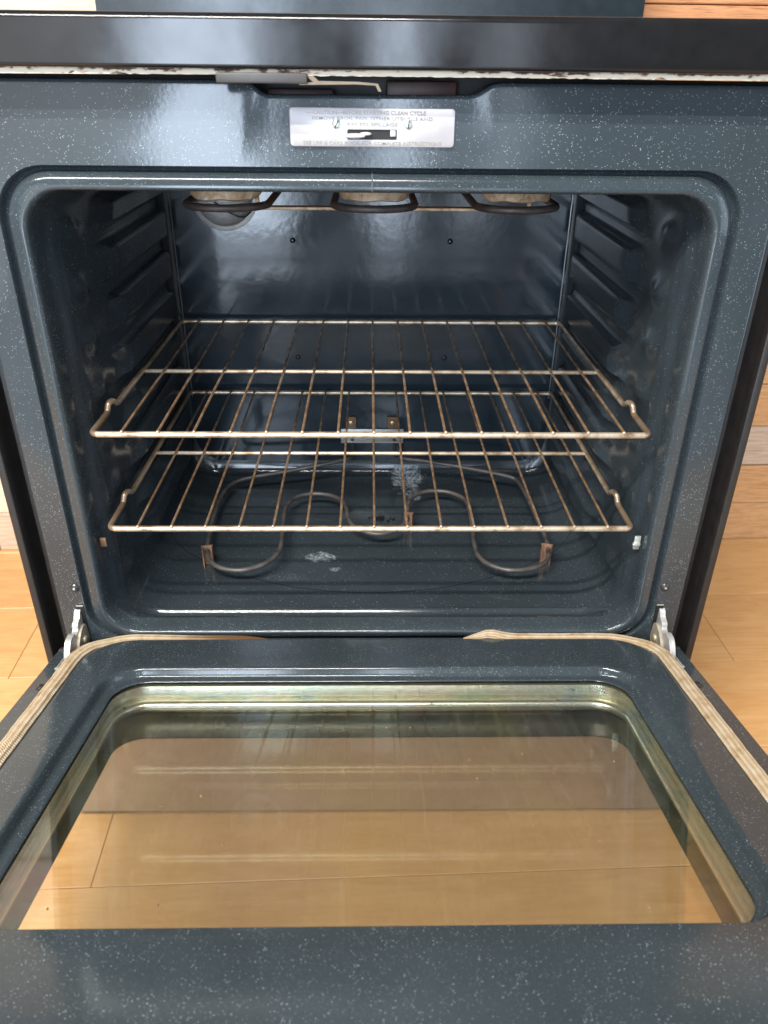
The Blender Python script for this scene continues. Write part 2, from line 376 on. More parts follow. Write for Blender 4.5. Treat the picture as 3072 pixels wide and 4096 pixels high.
def tube(bm, pts, r, seg=10, closed=False, cap=True, dome=True):
    P = [Vector(p) for p in pts]; n = len(P); rings = []
    T = []
    for i in range(n):
        a = P[i - 1] if (i > 0 or closed) else P[i]; b = P[(i + 1) % n] if (i < n - 1 or closed) else P[i]
        T.append((b - a).normalized())
    u = T[0].orthogonal().normalized()
    for i in range(n):
        u = (u - T[i] * u.dot(T[i])).normalized(); w = T[i].cross(u)
        rings.append((P[i], u.copy(), w, T[i], r))
    if cap and dome and not closed:
        p, u0, w0, t0, _ = rings[0]; q, u1, w1, t1, _ = rings[-1]
        pre = [(p - t0 * r * math.sin(a), u0, w0, t0, r * math.cos(a)) for a in (R(78), R(45))]
        post = [(q + t1 * r * math.sin(a), u1, w1, t1, r * math.cos(a)) for a in (R(45), R(78))]
        rings = pre + rings + post
    V = [[bm.verts.new(p + (u * math.cos(2 * math.pi * k / seg) + w * math.sin(2 * math.pi * k / seg)) * rr) for k in range(seg)] for p, u, w, t, rr in rings]
    m = len(V)
    for i in range(m if closed else m - 1):
        A, B = V[i], V[(i + 1) % m]
        for k in range(seg): bm.faces.new((A[k], A[(k + 1) % seg], B[(k + 1) % seg], B[k]))
    if cap and not closed:
        bm.faces.new(V[0][::-1]); bm.faces.new(V[-1])
def prism(bm, poly, fmap, a, b):
    """closed polygon poly (2D) swept from depth a to b; fmap(u, v, d) -> xyz"""
    A = [bm.verts.new(fmap(u, v, a)) for u, v in poly]; B = [bm.verts.new(fmap(u, v, b)) for u, v in poly]
    n = len(poly)
    for i in range(n): bm.faces.new((A[i], A[(i + 1) % n], B[(i + 1) % n], B[i]))
    bm.faces.new(A[::-1]); bm.faces.new(B)
def rr(x0, x1, z0, z1, r, nx=24, nz=24, nc=8):
    """rounded rectangle, constant vertex count, anticlockwise from bottom left"""
    out = []
    for (cx, cz, a0) in ((x1 - r, z0 + r, -90), (x1 - r, z1 - r, 0), (x0 + r, z1 - r, 90), (x0 + r, z0 + r, 180)):
        out.append([(cx + r * math.cos(R(a0 + 90 * k / nc)), cz + r * math.sin(R(a0 + 90 * k / nc))) for k in range(nc + 1)])
    pts = []
    for i in range(4):
        pts += out[i]
        a = out[i][-1]; b = out[(i + 1) % 4][0]; m = nz if i % 2 == 0 else nx
        pts += [(a[0] + (b[0] - a[0]) * k / m, a[1] + (b[1] - a[1]) * k / m) for k in range(1, m)]
    return pts
def loft(bm, rings, closed=True):
    V = [[bm.verts.new(p) for p in r] for r in rings]; n = len(V[0])
    for i in range(len(V) - 1):
        for k in range(n if closed else n - 1):
            bm.faces.new((V[i][k], V[i][(k + 1) % n], V[i + 1][(k + 1) % n], V[i + 1][k]))
    return V
def fill_between(bm, loopA, loopB):
    ed = []
    for L in (loopA, loopB):
        for i in range(len(L)):
            e = bm.edges.get((L[i], L[(i + 1) % len(L)])) or bm.edges.new((L[i], L[(i + 1) % len(L)])); ed.append(e)
    bmesh.ops.triangle_fill(bm, use_beauty=True, use_dissolve=False, edges=ed)
def disc(bm, c, axis, r, h, seg=20, dome=0.0):
    """short round head from c along axis, height h, domed by dome"""
    ax = Vector(axis).normalized(); u = ax.orthogonal().normalized(); w = ax.cross(u); c = Vector(c)
    prof = [(r, 0), (r, h * 0.7), (r * 0.9, h)] + [(r * 0.9 * math.cos(R(a)), h + dome * math.sin(R(a))) for a in (30, 60, 80)] if dome else [(r, 0), (r, h * 0.8), (r * 0.92, h)]
    V = [[bm.verts.new(c + (u * math.cos(2 * math.pi * k / seg) + w * math.sin(2 * math.pi * k / seg)) * q + ax * z) for k in range(seg)] for q, z in prof]
    for i in range(len(V) - 1):
        for k in range(seg): bm.faces.new((V[i][k], V[i][(k + 1) % seg], V[i + 1][(k + 1) % seg], V[i + 1][k]))
    bm.faces.new(V[-1])
    bm.faces.new(V[0][::-1])

# ------------------------------------------------------------------ setting: floor and wall
ROT = 0.031
def floorpt(u, v): return Vector((u * math.cos(ROT) - v * math.sin(ROT), u * math.sin(ROT) + v * math.cos(ROT), 0))
bm = bmesh.new(); box(bm, -6, 6, -0.93, 1.2, -0.06, -0.0045)
floor = mk("floor", bm, FLOORWOOD, offset=False, smooth=False); floor['kind'] = 'structure'
bm = bmesh.new(); box(bm, -8, 8, -9, -0.9305, -0.06, -0.0045)
conc = mk("concrete_floor", bm, m_plain("polished_concrete", (0.26, 0.27, 0.27), 0.2, 0, 0.1), offset=False, smooth=False); conc['kind'] = 'structure'
PL, PW = 1.225, 0.1945
pm = None
def plank_mesh(L):
    b = bmesh.new(); box(b, -L / 2 + 0.0003, L / 2 - 0.0003, -PW / 2 + 0.0005, PW / 2 - 0.0005, -0.008, 0.0, 0.0009, 1); return b
row = -14
starts = {1: 0.633, 0: 0.10, -1: -0.35, -2: 0.45, 2: 0.15}
first = None
for j in range(-5, 4):
    v = 0.243 + (j - 0.5) * PW + PW * 0.0
    s = starts.get(j, (j * 0.437) % PL)
    for k in range(-3, 3):
        u = s + (k + 0.5) * PL
        if abs(u) > 2.6: continue
        if first is None:
            o = mk("plank", plank_mesh(PL), FLOORWOOD, floor, offset=False, smooth=False); first = o
        else:
            o = first.copy(); COL.objects.link(o); o.parent = floor
        p = floorpt(u, v); o.location = (p.x, p.y, 0.0); o.rotation_euler = (0, 0, ROT)

wall = None
bm = bmesh.new(); box(bm, -3, 3, 0.03, 0.13, 0, 2.6)
wall = mk("wall", bm, DARK, offset=False, smooth=False); wall['kind'] = 'structure'
wall.location = (0, 0.642, 0); wall.rotation_euler = (0, 0, ROT)
BH = 0.0885
rnd = random.Random(11)
RIGHT = [0, 0, 2, 0, 0, 2, 0, 1, 0, 0, 1, 1]
for j in range(16):
    x = -2.4 + rnd.random() * 0.5
    while x < 2.4:
        L = rnd.choice([0.7, 0.9, 1.15, 1.4])
        if x < 0.15 < x + L: L = max(0.35, 0.05 + rnd.random() * 0.2 - x)     # a joint behind the range in every row
        b = bmesh.new(); pr = rnd.uniform(-0.003, 0.003)
        box(b, -L / 2 + 0.0006, L / 2 - 0.0006, -0.001 - pr, 0.03, 0.0008, BH - 0.0008, 0.0016, 1)
        mid = x + L / 2
        if mid > 0.1: mi = RIGHT[j % 12] if mid < 1.4 else rnd.choice([0, 1, 2])
        else: mi = rnd.choice([3, 3, 2])  # left boards paler: the brighter light there is put into their colour
        o = mk("plank", b, BOARDS[mi], wall, offset=False, smooth=False)
        o.location = (x + L / 2, 0, j * BH); x += L

# ------------------------------------------------------------------ the range
rng = empty("kitchen_range", (0, ROOTY, 0), "freestanding electric kitchen range with its oven door hanging open", "range")

# front frame: flat speckled face with the oven opening, a groove and a rolled lip
FX, FZB, FZT = 0.379, -0.376, 0.2635
outer = [(-FX, FZB), (FX, FZB), (FX, FZT)] + [tuple(p[:2]) for p in rounded([(0.112, FZT, 0), (0.104, 0.2625, 0), (0.089, 0.2535, 0), (-0.0955, 0.2525, 0), (-0.1065, 0.2625, 0), (-0.115, FZT, 0)], 0.006, 4)] + [(-FX, FZT)]
def offs(poly, d):
    out = []; n = len(poly)
    for i in range(n):
        a, p, c = Vector(poly[i - 1]), Vector(poly[i]), Vector(poly[(i + 1) % n])
        e1 = (p - a).normalized(); e2 = (c - p).normalized(); n1 = Vector((-e1.y, e1.x)); n2 = Vector((-e2.y, e2.x))
        nn = (n1 + n2).normalized(); k = d / max(0.35, nn.dot(n1)); out.append((p.x + nn.x * k, p.y + nn.y * k))
    return out
NX, NZ, NC = 60, 110, 10
LIP = []
for y, d in ((0.0000, 0.0), (0.0009, 0.0007), (0.0050, 0.0018), (0.0096, 0.0030), (0.0113, 0.0046), (0.0100, 0.0062), (0.0052, 0.0078), (0.0006, 0.0094), (-0.0022, 0.0114), (-0.0036, 0.0145), (-0.0045, 0.0180), (-0.0053, 0.0212), (-0.0058, 0.0236), (-0.0052, 0.0260), (-0.0028, 0.0280), (0.002, 0.0291), (0.010, 0.0296), (0.020, 0.0300)):
    LIP.append((y, 0.3472 - d * 0.90, 0.1948 - d * 0.74, -0.3472 + d * 0.66, 0.048 - d * 0.35))
def ring(y, hx, zt, zb, r): return [(x, y, z) for x, z in rr(-hx, hx, zb, zt, r, NX, NZ, NC)]
bm = bmesh.new()
V = loft(bm, [ring(*l) for l in LIP])
B = [[bm.verts.new((x, y, z)) for x, z in offs(outer, d)] for y, d in ((0.0, 0.0035), (0.0005, 0.0018), (0.0015, 0.0006), (0.0035, 0.0), (0.034, 0.0))]
for i in range(len(B) - 1):
    n = len(B[i])
    for k in range(n): bm.faces.new((B[i][k], B[i][(k + 1) % n], B[i + 1][(k + 1) % n], B[i + 1][k]))
fill_between(bm, B[0], V[0])
frame = mk("front_frame", bm, ENAMEL, rng, sharp=50)
# weld seam on the upper lip
bm = bmesh.new()
tube(bm, [(-0.0005, y - 0.0004, z) for y, hx, z, zb, r in LIP[5:14]], 0.0007, 6); mk("weld_seam", bm, m_plain("seam_bead", (0.10, 0.12, 0.13), 0.3), frame)

# oven cavity: one lofted liner with stamped rack guides, floor rib and rounded back edge
def sstep(a, b, x):
    t = max(0.0, min(1.0, (x - a) / (b - a))); return t * t * (3 - 2 * t)
GP = 0.0585; G0 = -0.069
def wall_off(y, z):
    """inward displacement of the side walls"""
    if z > 0.150 or z < -0.300: edge = 0.0
    else: edge = sstep(0.150, 0.138, z) * sstep(-0.300, -0.285, z) if z > 0 else sstep(-0.300, -0.285, z)
    ph = (z - G0) / GP; k = round(ph); dz = (ph - k) * GP             # distance from the nearest groove centre
    land = sstep(0.0075, 0.013, abs(dz))                              # 1 on the land, 0 in the groove
    yf = 0.150 - 0.045 * math.cos(math.pi * dz / (GP / 2)) * 0.0 + 0.030 * sstep(0.0, 0.028, abs(dz))
    start = sstep(yf - 0.035, yf + 0.012, y) * sstep(0.442, 0.425, y)
    o = 0.0115 * land * start
    o += 0.006 * sstep(0.10, 0.2, y) * sstep(0.445, 0.43, y) * 0.4
    dzb = dz - 0.020 if dz > -0.009 else dz + GP - 0.020
    o += 0.0055 * math.exp(-((y - 0.080 + dzb * 0.5) / 0.020) ** 2 - (dzb / 0.0125) ** 2)   # stop dimples
    o += 0.0020 * math.exp(-((y - 0.034 - 0.003 * math.sin(z * 52)) / 0.0040) ** 2)
    return o * edge
HX, ZT, ZB = 0.3125, 0.186, -0.345
ys = [0.026, 0.032, 0.038, 0.043, 0.046, 0.0485, 0.0505, 0.0525, 0.0545, 0.0565, 0.0585, 0.0605, 0.0635] + [0.067 + 0.0055 * i for i in range(67)]
rings = []
for y in ys:
    t = sstep(0.02, 0.05, y)
    hx = 0.3202 + (HX - 0.3202) * t; zt = 0.1726 + (ZT - 0.1726) * t; zb = -0.3276 + (ZB + 0.3276) * t; r = 0.0375 + 0.0085 * t
    L = []
    for x, z in rr(-hx, hx, zb, zt, r, NX, NZ, NC):
        if z < zb + 0.004 and abs(x) < 0.302:
            z += 0.0058 * math.exp(-((y - 0.0555) / 0.0038) ** 2) * sstep(0.303, 0.296, abs(x))
            z += 0.0012 * math.exp(-((y - 0.085) / 0.004) ** 2) * 0
        if abs(x) > hx - 0.006:
            o = wall_off(y, z); x -= math.copysign(o, x)
        L.append((x, y, z))
    rings.append(L)
bs = ys[-1]
for a in (15, 30, 45, 60, 75, 90):
    s, c_ = math.sin(R(a)), 1 - math.cos(R(a))
    rings.append([(x, bs + 0.026 * s, z) for x, z in rr(-HX + 0.014 * c_, HX - 0.014 * c_, ZB + 0.030 * c_, ZT - 0.01 * c_, 0.046, NX, NZ, NC)])
YB = bs + 0.026
bm = bmesh.new(); loft(bm, [ring(*LIP[-1])] + rings)
cavity = mk("oven_cavity", bm, ENAMEL_IN, rng, sharp=60)
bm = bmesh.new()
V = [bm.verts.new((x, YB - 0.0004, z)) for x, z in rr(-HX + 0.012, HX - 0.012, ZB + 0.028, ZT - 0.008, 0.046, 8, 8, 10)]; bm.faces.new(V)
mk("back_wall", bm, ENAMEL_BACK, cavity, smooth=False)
# vertical seams of the back corners
for sx in (-1, 1):
    bm = bmesh.new(); tube(bm, [(sx * 0.2965, YB - 0.003, z) for z in (-0.20, -0.1, 0.06, 0.17)], 0.0009, 6)
    mk("corner_seam", bm, m_plain("corner_seam_metal", (0.20, 0.21, 0.22), 0.35, 0.3), cavity)
for x in (-0.119, 0.119):
    for z in (0.050, -0.1315):
        bm = bmesh.new(); disc(bm, (x, YB - 0.0006, z), (0, -1, 0), 0.0042, 0.002, 14, 0.0016)
        mk("wall_screw", bm, BLACK_GLOSS, cavity)
# oven lamp with its glass dome
bm = bmesh.new(); lc = Vector((-0.2165, YB - 0.001, 0.112)); P = []
for i in range(9):
    a = R(90 * i / 8.6); P.append([(lc.x + 0.043 * math.cos(a) * math.cos(2 * math.pi * k / 28), lc.y - 0.032 * math.sin(a), lc.z + 0.043 * math.cos(a) * math.sin(2 * math.pi * k / 28)) for k in range(28)])
loft(bm, P); lamp = mk("oven_lamp", bm, BULB, rng)
bm = bmesh.new(); tube(bm, catmull([(-0.172, YB - 0.004, 0.098), (-0.186, YB - 0.022, 0.086), (-0.205, YB - 0.035, 0.094), (-0.225, YB - 0.036, 0.108)], 5), 0.0011, 6); mk("bail_wire", bm, BLACK_SATIN, lamp)
bm = bmesh.new(); disc(bm, (lc.x, YB - 0.0005, lc.z), (0, -1, 0), 0.049, 0.004, 28); mk("lamp_collar", bm, m_plain("grey_collar", (0.30, 0.30, 0.29), 0.4, 0.4), lamp)
# small metal clips and rust on the inner side wall near the front
bm = bmesh.new(); box(bm, 0.3110, 0.3185, 0.012, 0.015, -0.222, -0.204, 0.0008); box(bm, 0.309, 0.318, 0.009, 0.013, -0.216, -0.212, 0.0008)
mk("probe_clip", bm, SCREW, cavity)
bm = bmesh.new(); box(bm, -0.3185, -0.3110, 0.012, 0.015, -0.218, -0.206, 0.0008); mk("probe_clip", bm, BRONZE, cavity)

# ---- caution plate, with real slot and embossed lettering
PX0, PX1, PZ0, PZ1 = -0.0733, 0.0722, 0.2122, 0.2430
PT = -0.0030
bm = bmesh.new()
oa = rr(PX0, PX1, PZ0, PZ1, 0.003, 4, 2, 5); ob = rr(PX0 + 0.0007, PX1 - 0.0007, PZ0 + 0.0007, PZ1 - 0.0007, 0.0026, 4, 2, 5)
sl = rr(-0.0228, 0.0214, 0.2178, 0.2262, 0.0012, 4, 2, 4)
V = loft(bm, [[(x, -0.0004, z) for x, z in oa], [(x, PT + 0.0006, z) for x, z in oa], [(x, PT, z) for x, z in ob]])
S = loft(bm, [[(x, PT, z) for x, z in sl], [(x, 0.0, z) for x, z in sl]])
fill_between(bm, V[2], S[0])
plate = mk("caution_plate", bm, SILVER, rng, sharp=45)
bm = bmesh.new(); box(bm, -0.0224, 0.021, -0.0014, -0.0003, 0.2180, 0.2260); mk("latch_slot", bm, DARK, plate, smooth=False)
bm = bmesh.new(); box(bm, 0.0155, 0.0205, -0.0026, -0.0012, 0.2205, 0.2257, 0.0004); mk("slot_tab", bm, SCREW, plate)
bm = bmesh.new(); bmesh.ops.create_uvsphere(bm, u_segments=20, v_segments=12, radius=1)
for v in bm.verts: v.co = Vector((-0.0163 + v.co.x * 0.0098, -0.009 + v.co.y * 0.008, 0.2212 + v.co.z * 0.0021))
t = bmesh.new(); bmesh.ops.create_uvsphere(t, u_segments=16, v_segments=10, radius=1)
for v in t.verts: v.co = Vector((-0.0065 + v.co.x * 0.0055, -0.004 + v.co.y * 0.005, 0.2226 + v.co.z * 0.0015))
join(bm, t); mk("latch_tongue", bm, m_plain("pale_latch", (0.78, 0.77, 0.75), 0.3, 0.3), plate)
for x in (-0.0321, 0.0315):
    bm = bmesh.new(); disc(bm, (x, PT, 0.2303), (0, -1, 0), 0.0039, 0.0009, 20, 0.0008)
    sc = mk("plate_screw", bm, SCREW, plate)
    bm = bmesh.new(); a = R(62 if x < 0 else 85); Mx = Matrix.Translation((x, PT - 0.0015, 0.2303)) @ Matrix.Rotation(-a, 4, 'Y')
    box(bm, -0.0033, 0.0033, -0.0004, 0.0004, -0.0006, 0.0006, 0, 1, Mx); mk("screw_slot", bm, BLACK_SATIN, sc, smooth=False)
def text(s, x, z, width, h, name="lettering"):
    cu = bpy.data.curves.new(name, 'FONT'); cu.body = s; cu.align_x = 'CENTER'; cu.align_y = 'CENTER'; cu.extrude = 0.00022; cu.size = 1.0; cu.offset = 0.014
    cu.space_character = 1.06
    tmp = bpy.data.objects.new("tmp", cu); COL.objects.link(tmp); bpy.context.view_layer.update()
    w = tmp.dimensions.x; hh = tmp.dimensions.y
    dg = bpy.context.evaluated_depsgraph_get(); me = bpy.data.meshes.new_from_object(tmp.evaluated_get(dg))
    bpy.data.objects.remove(tmp)
    b = bmesh.new(); b.from_mesh(me); bpy.data.meshes.remove(me)
    for v in b.verts: v.co = Vector((x + v.co.x * width / w, PT - 0.0002 + (-1 if v.co.z > 0 else 1) * 0.0003, z + v.co.y * h / hh))
    return mk(name, b, EMBOSS, plate, smooth=False)
text("\u2014CAUTION\u2014BEFORE STARTING CLEAN CYCLE", -0.0055, 0.2392, 0.104, 0.0032)
text("REMOVE BROIL PAN, OTHER UTENSILS AND", -0.0005, 0.2347, 0.106, 0.0031)
text("EXCESS SPILLAGE", -0.0005, 0.2299, 0.0445, 0.0030)
text("SEE USE & CARE BOOK FOR COMPLETE INSTRUCTIONS", -0.0005, 0.2150, 0.123, 0.0030)

# ---- frame screws, hinge slots, hinge arms
for sx in (-1, 1):
    bm = bmesh.new(); disc(bm, (sx * 0.3540, 0.0002, -0.2675), (0, -1, 0), 0.0054, 0.0015, 20, 0.0022)
    s_ = mk("frame_screw", bm, m_plain("black_screw", (0.03, 0.028, 0.03), 0.25), rng)
    bm = bmesh.new(); disc(bm, (sx * 0.3540, -0.0034, -0.2675), (0, -1, 0), 0.0016, 0.0004, 6); mk("hex_socket", bm, SCREW, s_)
    bm = bmesh.new(); box(bm, sx * 0.353 - 0.0046, sx * 0.353 + 0.0046, -0.0007, 0.012, -0.332, -0.2925); mk("hinge_slot", bm, DARK, rng, smooth=False)
    bm = bmesh.new(); box(bm, sx * 0.353 - 0.0042, sx * 0.353 + 0.0042, -0.0013, 0.001, -0.2945, -0.2928); mk("slot_rim", bm, SCREW, rng, smooth=False)
    poly = catmull([(0.010, -0.2985, 0), (-0.003, -0.3005, 0), (-0.0075, -0.3065, 0), (-0.0165, -0.3105, 0), (-0.0185, -0.3165, 0), (-0.0265, -0.3185, 0), (-0.0300, -0.3135, 0), (-0.0420, -0.3135, 0), (-0.0500, -0.3205, 0), (-0.0560, -0.3320, 0), (-0.0500, -0.348, 0), (-0.020, -0.352, 0), (0.004, -0.346, 0), (0.006, -0.322, 0)], 3, True)
    bm = bmesh.new(); prism(bm, [(p.x, p.y) for p in poly], lambda u, v, d: (d, u, v), sx * 0.3565 - 0.0034, sx * 0.3565 + 0.0034)
    bmesh.ops.bevel(bm, geom=[e for e in bm.edges if abs(e.calc_face_angle(0)) > 1.2], offset=0.0009, segments=2, affect='EDGES')
    arm = mk("hinge_arm", bm, ZINC, rng)
    for k_, q in enumerate(([(-0.004, -0.318), (-0.016, -0.318), (-0.030, -0.327), (-0.034, -0.340), (-0.018, -0.350), (-0.002, -0.346), (0.0, -0.330)],)):
        bm = bmesh.new(); pl = catmull([(a, b, 0) for a, b in q], 3, True)
        prism(bm, [(p.x, p.y) for p in pl], lambda u, v, d: (d, u, v), sx * 0.3530, sx * 0.3495)
        bmesh.ops.bevel(bm, geom=[e for e in bm.edges if abs(e.calc_face_angle(0)) > 1.2], offset=0.0008, segments=2, affect='EDGES')
        mk("link_plate", bm, m_plain("aged_link", (0.42, 0.37, 0.29), 0.5, 0.4, 0.3, 0.5, 300), arm)
    bm = bmesh.new(); disc(bm, (sx * 0.3495, -0.014, -0.334), (-sx, 0, 0), 0.0050, 0.002, 16, 0.001); mk("rivet", bm, m_plain("aged_rivet", (0.46, 0.40, 0.27), 0.45, 0.5), arm)

# ---- body: side panels with rolled front edge, cooktop, backguard, drawer
for sx in (-1, 1):
    prof = [(0.3815, 0.030), (0.3950, 0.028), (0.3972, 0.024), (0.3978, 0.006), (0.3984, 0.0005), (0.3996, -0.0019), (0.4010, -0.0026), (0.4065, -0.0026), (0.4078, -0.0016), (0.4082, 0.0005), (0.4082, 0.620), (0.4060, 0.620), (0.4060, 0.034), (0.384, 0.034)]
    bm = bmesh.new(); prism(bm, prof, lambda u, v, d, sx=sx: (sx * u, v, d), -0.596, 0.2660)
    mk("side_panel", bm, SIDE, rng, sharp=35)
bm = bmesh.new(); box(bm, -0.3825, 0.3825, 0.0345, 0.60, -0.585, -0.372); box(bm, -0.3815, 0.3815, 0.4895, 0.603, -0.372, 0.266)
mk("body_shell", bm, DARK, rng, smooth=False)
def rprof(x0, x1, z0, z1, r): return rr(x0, x1, z0, z1, r, 3, 3, 6)
bm = bmesh.new()
pr = [(0.60, 0.3110), (0.60, 0.2715), (-0.024, 0.2715)] + [(-0.0275 + 0.0035 * math.sin(R(-a)), 0.2750 - 0.0035 * math.cos(R(a))) for a in range(0, 91, 15)] + [(-0.0250 - 0.0060 * math.cos(R(a)), 0.3050 + 0.0060 * math.sin(R(a))) for a in range(0, 91, 10)]
prism(bm, pr, lambda u, v, d: (d, u, v), -0.412, 0.412)
cook = mk("cooktop", bm, BLACK_GLOSS, rng, sharp=40)
bm = bmesh.new(); n = 240; rn = random.Random(5)
top = []; A = []; Bv = []
for i in range(n + 1):
    x = -0.41 + 0.82 * i / n; lo = 0.2672 + rn.uniform(-0.00035, 0.00035)
    if abs(x + 0.245) < 0.012 or abs(x + 0.21) < 0.006 or abs(x - 0.24) < 0.004: lo += 0.0018 * rn.random()
    A.append((bm.verts.new((x, -0.0240, 0.2719)), bm.verts.new((x, -0.0255 + rn.uniform(-0.0003, 0.0003), lo)), bm.verts.new((x, -0.016, lo)), bm.verts.new((x, -0.014, 0.2719))))
for i in range(n):
    for k in range(3): bm.faces.new((A[i][k], A[i][k + 1], A[i + 1][k + 1], A[i + 1][k]))
mk("chipped_edge", bm, CHIPPED, cook, sharp=70)
bm = bmesh.new(); box(bm, -0.381, 0.381, 0.036, 0.0345 + 0.02, 0.235, 0.2665); mk("upper_rail", bm, DARK, rng, smooth=False)
for b_ in ((0.012, 0.075, 0.020, 0.034, 0.2475, 0.2640), (-0.095, -0.035, 0.022, 0.034, 0.2475, 0.2570)):
    bm = bmesh.new(); box(bm, *b_, 0.002); mk("latch_housing", bm, RED_DARK, rng)
# latch parts that hang under the cooktop edge
bm = bmesh.new(); box(bm, -0.1300, -0.0545, -0.033, -0.022, 0.2612, 0.2690, 0.0015, 2); mk("latch_handle", bm, m_plain("dark_latch_plastic", (0.05, 0.046, 0.044), 0.45), rng)
bm = bmesh.new()
poly = [(-0.0560, 0.2672), (-0.0500, 0.2672), (-0.0455, 0.2634), (-0.012, 0.2630), (0.004, 0.2618), (0.007, 0.2560), (0.0045, 0.2560), (0.002, 0.2604), (-0.014, 0.2612), (-0.046, 0.2606), (-0.0620, 0.2602), (-0.0620, 0.2615), (-0.0500, 0.2626)]
prism(bm, poly, lambda u, v, d: (u, d, v), -0.027, -0.020); mk("latch_arm", bm, m_plain("tan_latch_metal", (0.17, 0.125, 0.085), 0.4, 0.6), rng)
bm = bmesh.new(); prof = [(0.575, 0.3112), (0.590, 0.52), (0.618, 0.52), (0.620, 0.3112)]
prism(bm, prof, lambda u, v, d: (d, u, v), -0.400, 0.399)
bmesh.ops.bevel(bm, geom=[e for e in bm.edges if abs(e.calc_face_angle(0)) > 1.0], offset=0.004, segments=3, affect='EDGES')
mk("backguard", bm, m_plain("backguard_gloss", (0.015, 0.022, 0.028), 0.2, 0, 0.2, 0.05, 90), rng)
bm = bmesh.new(); box(bm, -0.400, 0.400, -0.058, -0.006, -0.592, -0.405, 0.006, 3); mk("drawer_front", bm, DRAWER, rng)
for x in (-0.36, 0.36):
    for y in (0.05, 0.57):
        bm = bmesh.new(); disc(bm, (x, y, -0.605), (0, 0, 1), 0.016, 0.021, 16); mk("levelling_foot", bm, BLACK_SATIN, rng)

# ---- broil element with its reflector, under the oven roof
bm = bmesh.new(); pts = []
zc = 0.1475; hw = 0.0435; rows_ = [-0.1545, 0.0022, 0.1535]
fr_, bk = 0.086, 0.34
pts.append((-0.24, 0.46, zc + 0.004)); pts.append((-0.24, bk, zc))
for i, xc in enumerate(rows_):
    if i == 0: pts[-1] = (xc - hw, 0.44, zc); pts[-2] = (xc - hw, 0.475, zc)
    for k in range(0, 13):
        a = math.pi * k / 12; pts.append((xc - hw * math.cos(a), 0.118 - 0.036 * math.sin(a), zc))
    if i < 2:
        xm = (xc + hw + rows_[i + 1] - hw) / 2; hm = (rows_[i + 1] - hw - xc - hw) / 2
        for k in range(0, 9):
            a = math.pi * k / 8; pts.append((xm - hm * math.cos(a), bk + 0.03 * math.sin(a), zc))
pts += [(rows_[2] + hw, 0.44, zc), (rows_[2] + hw, 0.475, zc)]
tube(bm, pts, 0.0040, 12); broil = mk("broil_element", bm, m_plain("broil_sheath", (0.045, 0.035, 0.032), 0.45, 0.2, 0.3, 0.1, 700), rng)
bm = bmesh.new(); pl = []
def refl_edge(x):
    for xc in rows_:
        d = abs(x - xc)
        if d < 0.038: return 0.024 * math.sqrt(max(0, 1 - (d / 0.038) ** 2))
    return 0.0
n = 260; rows2 = []
for i in range(n + 1):
    x = -0.2005 + 0.395 * i / n
    b = refl_edge(x); d = sstep(0, 0.016, b)
    y = 0.118 - b
    z0 = 0.1600 - 0.0070 * d + 0.0006 * math.sin(x * 190) * d
    rows2.append([(x, y + 0.004, 0.1735), (x, y, 0.166), (x, y - 0.001 * d, z0 + 0.0012), (x, y + 0.0012, z0), (x, y + 0.008, z0 + 0.0008), (x, 0.30, 0.1665)])
loft(bm, rows2, closed=False); mk("reflector_pan", bm, REFLECTOR, broil, sharp=60)
bm = bmesh.new(); box(bm, -0.135, 0.182, 0.165, 0.178, 0.1345, 0.1378, 0.0006, 1); mk("element_support", bm, REFLECTOR, broil)
for x in (-0.13, 0.178):
    bm = bmesh.new(); box(bm, x - 0.002, x + 0.002, 0.168, 0.176, 0.1375, 0.185); mk("support_strap", bm, REFLECTOR, broil, smooth=False)

# ---- bake element on the oven floor
BE = [(-0.034,0.510),(-0.0345,0.482),(-0.052,0.466),(-0.130,0.428),(-0.205,0.398),(-0.230,0.375),(-0.240,0.332),(-0.241,0.269),(-0.237,0.200),(-0.231,0.159),(-0.221,0.138),(-0.203,0.123),(-0.176,0.119),(-0.150,0.133),(-0.134,0.157),(-0.130,0.185),(-0.134,0.277),(-0.130,0.312),(-0.114,0.334),(-0.087,0.341),(-0.062,0.333),(-0.046,0.314),(-0.039,0.292),(-0.036,0.264),(-0.027,0.238),(-0.009,0.221),(0.011,0.215),(0.031,0.222),(0.047,0.239),(0.055,0.262),(0.059,0.308),(0.069,0.334),(0.089,0.349),(0.112,0.351),(0.132,0.343),(0.147,0.326),(0.153,0.300),(0.151,0.226),(0.149,0.185),(0.151,0.155),(0.162,0.134),(0.183,0.120),(0.207,0.119),(0.232,0.128),(0.248,0.148),(0.254,0.178),(0.256,0.212),(0.254,0.262),(0.251,0.332),(0.245,0.386),(0.226,0.408),(0.161,0.438),(0.100,0.462),(0.056,0.476),(0.044,0.490),(0.0415,0.510)]
EZ = -0.322
def rise(x, y):          # the rods climb towards the terminals at the back wall
    dz = 0.030 * sstep(0.36, 0.50, y); k = 1 - dz / 0.5896
    return (x * k, (y + 0.7675) * k - 0.7675, EZ + dz)
BE = [rise(x, y) for x, y in BE]
P = catmull(BE, 5)
P = [Vector((BE[0][0], YB - 0.001, -0.2755)), Vector((BE[0][0], YB - 0.006, -0.278))] + P[3:-3] + [Vector((BE[-1][0], YB - 0.006, -0.278)), Vector((BE[-1][0], YB - 0.001, -0.2755))]
bm = bmesh.new(); tube(bm, P, 0.0034, 12); bake = mk("bake_element", bm, ELEMENT, rng)
bm = bmesh.new(); YK = YB - 0.0015
box(bm, -0.052, 0.055, YK - 0.003, YK, -0.2775, -0.2565, 0.001, 2)
box(bm, -0.0515, 0.0545, YK - 0.010, YK - 0.003, -0.2790, -0.2765, 0.0006, 1)
